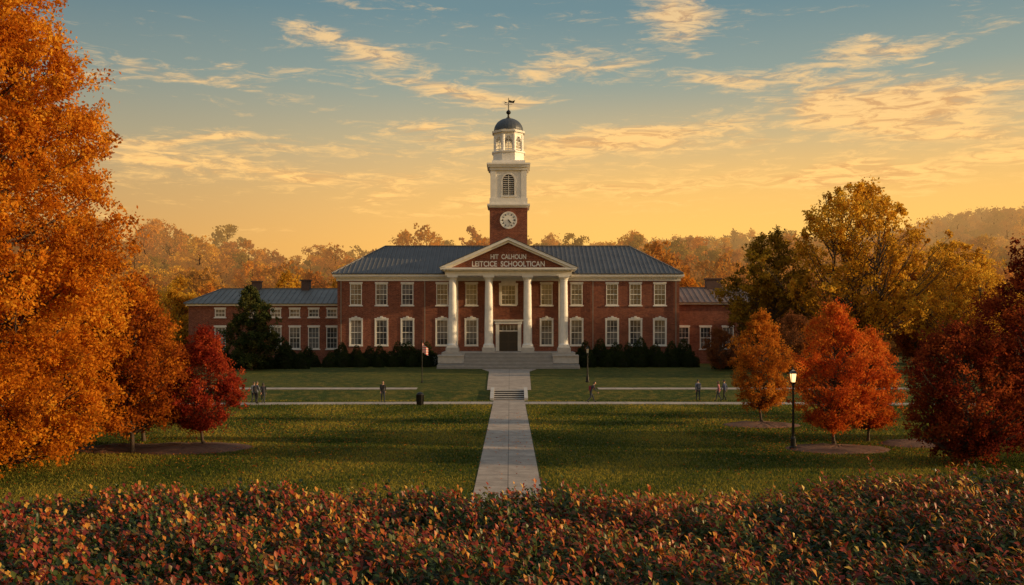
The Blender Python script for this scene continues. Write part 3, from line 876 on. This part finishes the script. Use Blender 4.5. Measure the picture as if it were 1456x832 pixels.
# ------------------------------------------------------------------ foreground hedge
rng = np.random.default_rng(21)
n = 17500
y = rng.uniform(3.6, 10.4, n*2); x = rng.uniform(-9.5, 9.5, n*2)
k = np.abs(x) < .55*y+2.6; x = x[k][:n]; y = y[k][:n]; n = len(x)
def hedge_top(x, y):
    return (4.70+.025*np.sin(x*1.7+.6*np.sin(y*2.1))+.035*np.sin(y*2.9+x*.8)+.035*np.sin(x*4.3+y*3.1)+.04*np.sin(x*9+y*5)*np.sin(y*7-x*3)
            +.15*sst(x, 2.0, 4.2)-.05*sst(-x, 2.5, 4.5)-.5*sst(y, 9.9, 10.5)-.15*(1-sst(y, 3.6, 4.6)))
tall = (rng.random(n) < .07)*rng.random(n)*.09
ht = hedge_top(x, y)+rng.normal(size=n)*.035+tall
K = 12
lean = rng.normal(size=(n, 2))*.06
VV = []; FF = []; CC = []
patch = .5+.5*np.sin(x*2.3+1.7*np.sin(y*1.9))*np.cos(y*2.1+1.1*np.sin(x*1.3))
sprv = rng.random(n)
near = 1-sst(y, 4.6, 7.6)
off = 0
for j in range(K):
    t = j/(K-1)
    base = np.stack([x+lean[:, 0]*t*2, y+lean[:, 1]*t*2, ht-.28+.28*t], -1)
    a = rng.random()*6.28+2.4*j+rng.random(n)*.8
    tilt = .10+.75*t+rng.normal(size=n)*.35
    L = (.080-.026*t)*(.65+.7*rng.random(n)); W = L*.58
    d = np.stack([np.cos(a)*np.cos(tilt), np.sin(a)*np.cos(tilt), np.sin(tilt)], -1)
    s = np.stack([-np.sin(a), np.cos(a), rng.normal(size=n)*.3], -1)
    up = np.cross(d, s); up[up[:, 2] < 0] *= -1
    tip = base+d*L[:, None]; tip[:, 2] -= L*.12
    m = base+d*(L*.5)[:, None]
    l_ = m+s*(W*.5)[:, None]+up*(W*.18)[:, None]; r_ = m-s*(W*.5)[:, None]+up*(W*.18)[:, None]
    VV.append(np.stack([base, r_, tip, l_, m], 1).reshape(-1, 3))
    o = off+np.arange(n)*5
    FF.append(np.stack([np.stack([o, o+1, o+2, o+4], -1), np.stack([o, o+4, o+2, o+3], -1)], 1).reshape(-1, 4))
    off += n*5
    # colour groups: green base, olive, wine red, orange, gold tips painted as caught warm light
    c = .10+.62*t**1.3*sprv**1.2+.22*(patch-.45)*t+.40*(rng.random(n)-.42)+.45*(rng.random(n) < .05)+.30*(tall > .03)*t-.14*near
    CC.append(np.repeat(np.clip(c, 0, 1), 2))
V = np.concatenate(VV); F = np.concatenate(FF); C = np.concatenate(CC)
L_hedge = leafmat('hedge_leaves', [(0, (.016, .034, .012)), (.18, (.040, .070, .016)), (.32, (.095, .110, .020)), (.44, (.19, .028, .022)), (.60, (.36, .055, .022)), (.74, (.52, .17, .025)), (.88, (.66, .32, .05)), (1, (.70, .46, .10))], trans=.36, rough=.38)
me = np_mesh('hedge_foliage', V, [(F, 0)], [L_hedge], C)
HG = empty('foreground_hedge'); place('foliage', me, parent=HG)
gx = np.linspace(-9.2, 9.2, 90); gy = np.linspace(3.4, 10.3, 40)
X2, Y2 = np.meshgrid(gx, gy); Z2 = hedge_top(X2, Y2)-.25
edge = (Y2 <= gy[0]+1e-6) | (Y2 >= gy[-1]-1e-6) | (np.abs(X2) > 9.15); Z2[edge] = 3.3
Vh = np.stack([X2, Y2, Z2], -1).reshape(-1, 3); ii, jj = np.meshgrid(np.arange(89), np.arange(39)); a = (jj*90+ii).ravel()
me = np_mesh('inner_shade', Vh, [(np.stack([a, a+1, a+91, a+90], -1), 0)], [M_shade]); place('shade_sheet', me, parent=HG)  # dark sheet painted as shade under the leaves, hides the ground

# ------------------------------------------------------------------ street lamps
def glow(name, col, s):
    m, nt, b, out = newmat(name); b.inputs['Base Color'].default_value = c4(col)
    b.inputs['Emission Color'].default_value = c4(col); b.inputs['Emission Strength'].default_value = s; return m
M_glow = glow('lamp_glass_lit', (1, .62, .24), 2.2); M_frost = simple('lamp_glass', (.6, .55, .45), .3)
def lamp(x, y, H, lit):
    e = empty('street_lamp', (x, y, float(terr(x, y))))
    mb = MB()
    mb.lathe([(.20, -.05), (.20, .12), (.15, .16), (.13, .55), (.09, .62), (.075, .7), (.055, H*.6), (.05, H-.78), (.09, H-.76), (.07, H-.70), (.14, H-.62), (.16, H-.58)], 0, 0, 12)
    for a in range(4):
        an = a*math.pi/2+math.pi/4
        mb.beam((.135*math.cos(an), .135*math.sin(an), H-.58), (.20*math.cos(an), .20*math.sin(an), H-.14), .025, .025)
    mb.lathe([(.26, H-.14), (.24, H-.11), (.12, H+.02), (.05, H+.06), (.045, H+.1), (.02, H+.2)], 0, 0, 4, math.pi/4)
    mb.finish('post_and_frame', M_black, e)
    mb = MB(); mb.lathe([(.115, H-.575), (.18, H-.145)], 0, 0, 4, math.pi/4); mb.finish('lantern_glass', M_glow if lit else M_frost, e)
    if lit:
        ld = bpy.data.lights.new('lantern_light', 'POINT'); ld.energy = 14; ld.color = (1, .7, .38); ld.shadow_soft_size = .15
        lo = bpy.data.objects.new('lantern_light', ld); COL.objects.link(lo); lo.location = (0, 0, H+.35); lo.parent = e
lamp(14.75, 51.0, 4.05, True)
lamp(7.6, 95.5, 3.4, False)
# flagpole with small flag
e = empty('flagpole', (-8.4, 95, float(terr(0, 95))))
mb = MB(); mb.lathe([(.12, -.05), (.12, .1), (.045, .14), (.035, 3.9), (.07, 3.95), (.07, 4.05), (.01, 4.1)], 0, 0, 10); mb.finish('pole', M_black, e)
mb = MB()
for i in range(6):
    x0, x1 = .04+i*.09, .04+(i+1)*.09
    y0, y1 = .07*math.sin(i*1.3), .07*math.sin((i+1)*1.3)
    mb.quad((x0, y0, 2.9-.05*i), (x1, y1, 2.9-.05*(i+1)), (x1, y1, 3.82-.09*(i+1)), (x0, y0, 3.82-.09*i))
m, nt, b, out = newmat('flag_cloth'); tc = nt.new('ShaderNodeTexCoord').outputs['Object']
sx = nt.new('ShaderNodeSeparateXYZ'); nt.l.new(tc, sx.inputs[0])
st_ = nt.math('GREATER_THAN', nt.math('FRACT', nt.math('MULTIPLY', sx.outputs[2], 6.)), .5)
nt.put(b.inputs['Base Color'], nt.mix(st_, (.6, .03, .03, 1), (.7, .68, .65, 1))); b.inputs['Roughness'].default_value = .8
mb.finish('flag', m, e, fixn=False)
# trash can
e = empty('trash_can', (-7.15, 79.2, 0))
mb = MB(); mb.lathe([(.24, 0), (.26, .05), (.29, .8), (.31, .82), (.31, .88), (.27, .9), (.2, 1.0), (.08, 1.05)], 0, 0, 16)
for i in range(16):
    a = 2*math.pi*i/16; mb.beam((.27*math.cos(a), .27*math.sin(a), .06), (.305*math.cos(a), .305*math.sin(a), .8), .03, .03)
mb.finish('bin', M_black, e)

# ------------------------------------------------------------------ people
SKIN = simple('skin', (.45, .25, .17), .6, var=.05)
def cloth(c): return simple('cloth', c, .9, var=.2, scale=8)
def person(x, y, rz, top, bottom, hair, stride=1., lean=0., H=1.75, bag=None, phase=1, longhair=False):
    z0 = float(terr(x, y))+.03
    root = empty('walking_person', (x, y, z0), rz)
    s = H/1.75
    L = lean
    J = {}
    J['pel'] = (0, 0, .95); J['sp'] = (.02+L*.3, 0, 1.14); J['ch'] = (.03+L*.8, 0, 1.36); J['nk'] = (.05+L*1.1, 0, 1.50); J['hd'] = (.07+L*1.25, 0, 1.60)
    for sd, sg in (('l', 1), ('r', -1)):
        f = sg*phase*stride
        J['hip'+sd] = (0, .095*sg, .90)
        if f > 0:
            J['kn'+sd] = (.20*abs(f), .10*sg, .51); J['an'+sd] = (.30*abs(f), .10*sg, .09); J['to'+sd] = (.30*abs(f)+.18, .11*sg, .045)
        else:
            J['kn'+sd] = (.03, .10*sg, .49); J['an'+sd] = (-.27*abs(f), .10*sg, .13); J['to'+sd] = (-.27*abs(f)+.16, .11*sg, .04)
        J['sh'+sd] = (.03+L*.85, .185*sg, 1.42)
        J['el'+sd] = (.0+L*.85-.14*f, .235*sg, 1.14); J['wr'+sd] = (.10+L*.9-.24*f, .235*sg, .92); J['ha'+sd] = (.13+L*.9-.27*f, .23*sg, .84)
    R = dict(pel=.15, sp=.125, ch=.15, nk=.058, hd=.055)
    for sd in 'lr': R.update({'hip'+sd: .095, 'kn'+sd: .06, 'an'+sd: .042, 'to'+sd: .035, 'sh'+sd: .065, 'el'+sd: .046, 'wr'+sd: .03, 'ha'+sd: .035})
    E = [('pel', 'sp'), ('sp', 'ch'), ('ch', 'nk'), ('nk', 'hd')]
    for sd in 'lr': E += [('pel', 'hip'+sd), ('hip'+sd, 'kn'+sd), ('kn'+sd, 'an'+sd), ('an'+sd, 'to'+sd), ('ch', 'sh'+sd), ('sh'+sd, 'el'+sd), ('el'+sd, 'wr'+sd), ('wr'+sd, 'ha'+sd)]
    names = list(J); idx = {k: i for i, k in enumerate(names)}
    me = bpy.data.meshes.new('sk'); me.from_pydata([J[k] for k in names], [(idx[a], idx[b]) for a, b in E], [])
    o = bpy.data.objects.new('sk', me); COL.objects.link(o)
    o.modifiers.new('s', 'SKIN'); o.modifiers['s'].use_smooth_shade = True
    sv = me.skin_vertices[0].data
    for k in names:
        sv[idx[k]].radius = (R[k], R[k]*(1.15 if k in ('ch', 'pel') else 1)); sv[idx[k]].use_root = (k == 'pel')
    sb = o.modifiers.new('b', 'SUBSURF'); sb.levels = 1; sb.render_levels = 1
    dg = bpy.context.evaluated_depsgraph_get()
    bme = bpy.data.meshes.new_from_object(o.evaluated_get(dg)); bpy.data.objects.remove(o)
    for m in (cloth(top), cloth(bottom), SKIN, M_black): bme.materials.append(m)
    hands = [Vector(J['hal']), Vector(J['har'])]
    for p in bme.polygons:
        c = p.center
        if min((c-h).length for h in hands) < .09: p.material_index = 2
        elif c.z < .12: p.material_index = 3
        elif c.z > 1.49: p.material_index = 2
        elif c.z > .93 or abs(c.y) > .19: p.material_index = 0
        else: p.material_index = 1
    place('body', bme, sc=s, parent=root)
    # head with face
    hx, hz = J['hd'][0]+.015, 1.655
    bm = bmesh.new(); bmesh.ops.create_icosphere(bm, subdivisions=3, radius=1)
    for v in bm.verts:
        c = v.co; w = 1-.22*max(0, -c.z)
        v.co = Vector((c.x*.098*(1-.1*max(0, -c.z)), c.y*.078*w, c.z*.118))
        if v.co.x > .08 and abs(v.co.y) < .018 and -.035 < v.co.z < .015: v.co.x += .022   # nose
        if v.co.x > .07 and abs(v.co.y) < .03 and -.062 < v.co.z < -.048: v.co.x += .006   # lips
        if v.co.x > .06 and .018 < abs(v.co.y) < .045 and .0 < v.co.z < .025: v.co.x -= .008
    for sg in (-1, 1):
        r = bmesh.ops.create_icosphere(bm, subdivisions=1, radius=.022)
        for v in r['verts']: v.co = Vector((v.co.x*.7-.005, v.co.y*.4+sg*.08, v.co.z*1.3))
    me = bpy.data.meshes.new('head'); bm.to_mesh(me); bm.free(); me.materials.append(SKIN)
    place('head', me, (hx*s, 0, hz*s), sc=s, parent=root)
    bm = bmesh.new(); bmesh.ops.create_icosphere(bm, subdivisions=3, radius=1)
    dl = [v for v in bm.verts if v.co.x > .35 and v.co.z < .55 or v.co.z < (-.75 if longhair else -.35)]
    bmesh.ops.delete(bm, geom=dl, context='VERTS')
    for v in bm.verts:
        v.co = Vector((v.co.x*.112-.008, v.co.y*.09, v.co.z*.13+.006))
        if longhair and v.co.z < -.02: v.co.z *= 2.4
    me = bpy.data.meshes.new('hair'); bm.to_mesh(me); bm.free(); me.materials.append(simple('hair', hair, .6))
    place('hair', me, (hx*s, 0, hz*s), sc=s, parent=root)
    # eyes
    mb = MB()
    for sg in (-1, 1): mb.box(.083, .089, sg*.03-.009, sg*.03+.009, .005, .015)
    mb.finish('eyes', M_black, root, loc=(hx*s, 0, hz*s))
    # fingers
    mb = MB()
    for sd, sg in (('l', 1), ('r', -1)):
        w = Vector(J['ha'+sd])
        for i, ln in enumerate((.062, .072, .068, .052)):
            p = w+Vector((-.03+.02*i, 0, -.015)); q = p+Vector((.004, -.006*sg, -ln*.6)); r = q+Vector((.002, -.018*sg, -ln*.5))
            mb.beam(p, q, .017, .017); mb.beam(q, r, .014, .014)
        p = w+Vector((.03, 0, .02)); mb.beam(p, p+Vector((.03, -.01*sg, -.045)), .019, .019)
    f = mb.finish('fingers', SKIN, root); f.scale = (s, s, s)
    if bag:
        bm = bmesh.new(); bmesh.ops.create_cube(bm, size=1)
        bmesh.ops.scale(bm, vec=(.17, .30, .44), verts=bm.verts)
        bmesh.ops.bevel(bm, geom=bm.edges[:], offset=.05, segments=3, affect='EDGES')
        me = bpy.data.meshes.new('backpack'); bm.to_mesh(me); bm.free(); me.materials.append(cloth(bag))
        place('backpack', me, ((-.19+L*.6)*s, 0, 1.22*s), sc=s, parent=root)
        mb = MB()
        for sg in (-1, 1):
            mb.beam((-.12+L*.7, .11*sg, 1.42), (.12+L*.9, .12*sg, 1.44), .035, .02); mb.beam((.15+L*.9, .12*sg, 1.44), (.16+L*.5, .13*sg, 1.15), .035, .02)
        f = mb.finish('straps', cloth(bag), root); f.scale = (s, s, s)
    return root
navy = (.02, .025, .04); blk = (.015, .015, .018)
person(-10.45, 81.6, rad(-75), blk, navy, (.03, .02, .015), .7, bag=(.03, .03, .035))
person(6.75, 81.5, rad(5), (.04, .04, .05), (.03, .035, .05), (.04, .025, .015), 1.15, lean=.22, H=1.7, bag=(.25, .03, .04))
person(-20.5, 79.9, rad(60), (.10, .11, .14), blk, (.08, .05, .03), .6, H=1.8, bag=(.05, .04, .04))
person(-20.05, 80.3, rad(100), (.02, .02, .03), (.04, .045, .06), (.03, .02, .015), .5, H=1.68, longhair=True)
person(-20.95, 80.8, rad(80), (.35, .33, .30), navy, (.1, .06, .03), .6, H=1.72, phase=-1)
person(16.0, 83.3, rad(95), (.16, .17, .22), navy, (.03, .02, .015), .5, H=1.78, bag=(.04, .05, .08))
person(17.7, 83.0, rad(150), (.30, .10, .12), (.03, .03, .05), (.1, .05, .02), .8, H=1.66, longhair=True)
person(18.3, 83.5, rad(140), (.03, .04, .09), blk, (.03, .02, .015), .7, H=1.75, phase=-1)

# ------------------------------------------------------------------ sky / world
w = bpy.data.worlds.new('sky'); scene.world = w; w.use_nodes = True
nt = NT(w.node_tree); bg = nt.n['Background']
sky = nt.new('ShaderNodeTexSky'); sky.sky_type = 'NISHITA'; sky.sun_disc = False
sky.sun_elevation = rad(SUN_EL); sky.sun_rotation = rad(SUN_AZ); sky.dust_density = 3; sky.air_density = 1.2
tc = nt.new('ShaderNodeTexCoord').outputs['Generated']
sp = nt.new('ShaderNodeSeparateXYZ'); nt.l.new(tc, sp.inputs[0])
dx, dy, dz = sp.outputs
grad = nt.ramp(nt.math('MULTIPLY', dz, 2.5, clamp=True), [
    (0, (.92, .43, .09)), (.20, (.88, .45, .12)), (.33, (.74, .45, .17)), (.46, (.50, .42, .25)), (.60, (.29, .35, .30)), (.76, (.16, .26, .285)), (1, (.11, .20, .24))])
glowf = nt.math('MULTIPLY', nt.maprange(dx, -.42, .22), nt.maprange(dz, .25, .04))
grad = nt.mix(nt.math('MULTIPLY', glowf, .85), grad, (1.18, .66, .14, 1))
leftd = nt.math('MULTIPLY', nt.maprange(dx, -.05, -.5), .5)
grad = nt.mix(leftd, grad, nt.mix(1., grad, (.55, .60, .68, 1), 'MULTIPLY'))
# clouds
cv = nt.new('ShaderNodeCombineXYZ'); nt.l.new(dx, cv.inputs[0]); nt.l.new(dz, cv.inputs[1]); nt.l.new(dy, cv.inputs[2])
mp = nt.new('ShaderNodeMapping'); nt.l.new(cv.outputs[0], mp.inputs[0]); mp.inputs['Scale'].default_value = (1, 5.2, .6); mp.inputs['Rotation'].default_value = (0, 0, rad(4))
n1 = nt.noise(mp.outputs[0], 7.0, 10, .64, .9)
n2 = nt.noise(mp.outputs[0], 30, 8, .68, .8)
nn = nt.math('ADD', nt.math('MULTIPLY', n1, .6), nt.math('MULTIPLY', n2, .4))
def blob(px, py, sx, sy, rot=0.):
    m = nt.new('ShaderNodeMapping'); m.vector_type = 'TEXTURE'
    u, ww = (px-725)/1400, (463-py)/1400; q = math.sqrt(1+u*u+ww*ww)
    m.inputs['Location'].default_value = (u/q, ww/q, 0); m.inputs['Scale'].default_value = (sx/1400, sy/1400, 50)
    m.inputs['Rotation'].default_value = (0, 0, rad(rot))
    nt.l.new(cv.outputs[0], m.inputs[0])
    g = nt.new('ShaderNodeTexGradient'); g.gradient_type = 'SPHERICAL'; nt.l.new(m.outputs[0], g.inputs[0]); return g.outputs['Fac']
tot = None
for bl, wt in [((1290, 155, 250, 60, -6), 1.3), ((1240, 70, 110, 30), 1.0), ((960, 25, 80, 55, -30), .85), ((520, 72, 150, 26, -14), .8),
           ((640, 128, 160, 20, -10), .75), ((800, 100, 180, 30, 5), .75), ((600, 182, 150, 26), .75), ((920, 190, 320, 40, 4), .95),
           ((1060, 115, 140, 24), .75), ((400, 250, 460, 50, -5), .7), ((1330, 240, 360, 55, 4), .9), ((430, 212, 280, 22, -5), .75), ((500, -10, 400, 40, 5), .4),
           ((1000, 260, 460, 50), .7), ((350, 130, 200, 20, -8), .4)]:
    b_ = nt.math('MULTIPLY', blob(*bl), wt)
    tot = b_ if tot is None else nt.math('MAXIMUM', tot, b_)
dens = nt.math('ADD', nn, nt.math('MULTIPLY', tot, .25))
cl_ = nt.maprange(dens, .54, .74)
cl_ = nt.math('MULTIPLY', cl_, nt.maprange(dz, .0, .08))
ccol = nt.mix(nt.maprange(dz, .10, .32), (1.2, .68, .20, 1), (.90, .60, .28, 1))
ccol = nt.mix(nt.maprange(n2, .38, .56), nt.mix(1., ccol, (.68, .60, .62, 1), 'MULTIPLY'), ccol)
col = nt.mix(nt.math('MULTIPLY', cl_, .9), grad, ccol)
# high sky and sky behind the view, both brightened as unseen fill
col = nt.mix(nt.maprange(dz, .36, .8), col, (.32, .36, .40, 1))
col = nt.mix(nt.maprange(dy, .1, -.8), col, nt.mix(1., col, (1.45, 1.35, 1.25, 1), 'MULTIPLY'))
col = nt.mix(nt.maprange(dz, -.02, -.1), col, (.05, .05, .03, 1))
ns = nt.mix(1., sky.outputs[0], (.007, .006, .006, 1), 'MULTIPLY')
col = nt.mix(1., col, ns, 'ADD')
nt.l.new(col, bg.inputs[0]); bg.inputs[1].default_value = 1.0

# ------------------------------------------------------------------ sun
sl = bpy.data.lights.new('sun', 'SUN'); sl.energy = 5.0; sl.angle = rad(.6); sl.color = (1, .68, .34)
so = bpy.data.objects.new('sun', sl); COL.objects.link(so)
d = Vector((math.sin(rad(SUN_AZ))*math.cos(rad(SUN_EL)), math.cos(rad(SUN_AZ))*math.cos(rad(SUN_EL)), math.sin(rad(SUN_EL))))
so.rotation_euler = d.to_track_quat('Z', 'Y').to_euler()

# ------------------------------------------------------------------ camera
cd = bpy.data.cameras.new('camera'); cam = bpy.data.objects.new('camera', cd); COL.objects.link(cam)
cam.location = (.08, 0, 6.4); cam.rotation_euler = (rad(90), 0, 0)
cd.lens = 36*1400/1456; cd.sensor_width = 36; cd.shift_y = 47/1456; cd.shift_x = .002
cd.clip_start = .1; cd.clip_end = 9000
scene.camera = cam
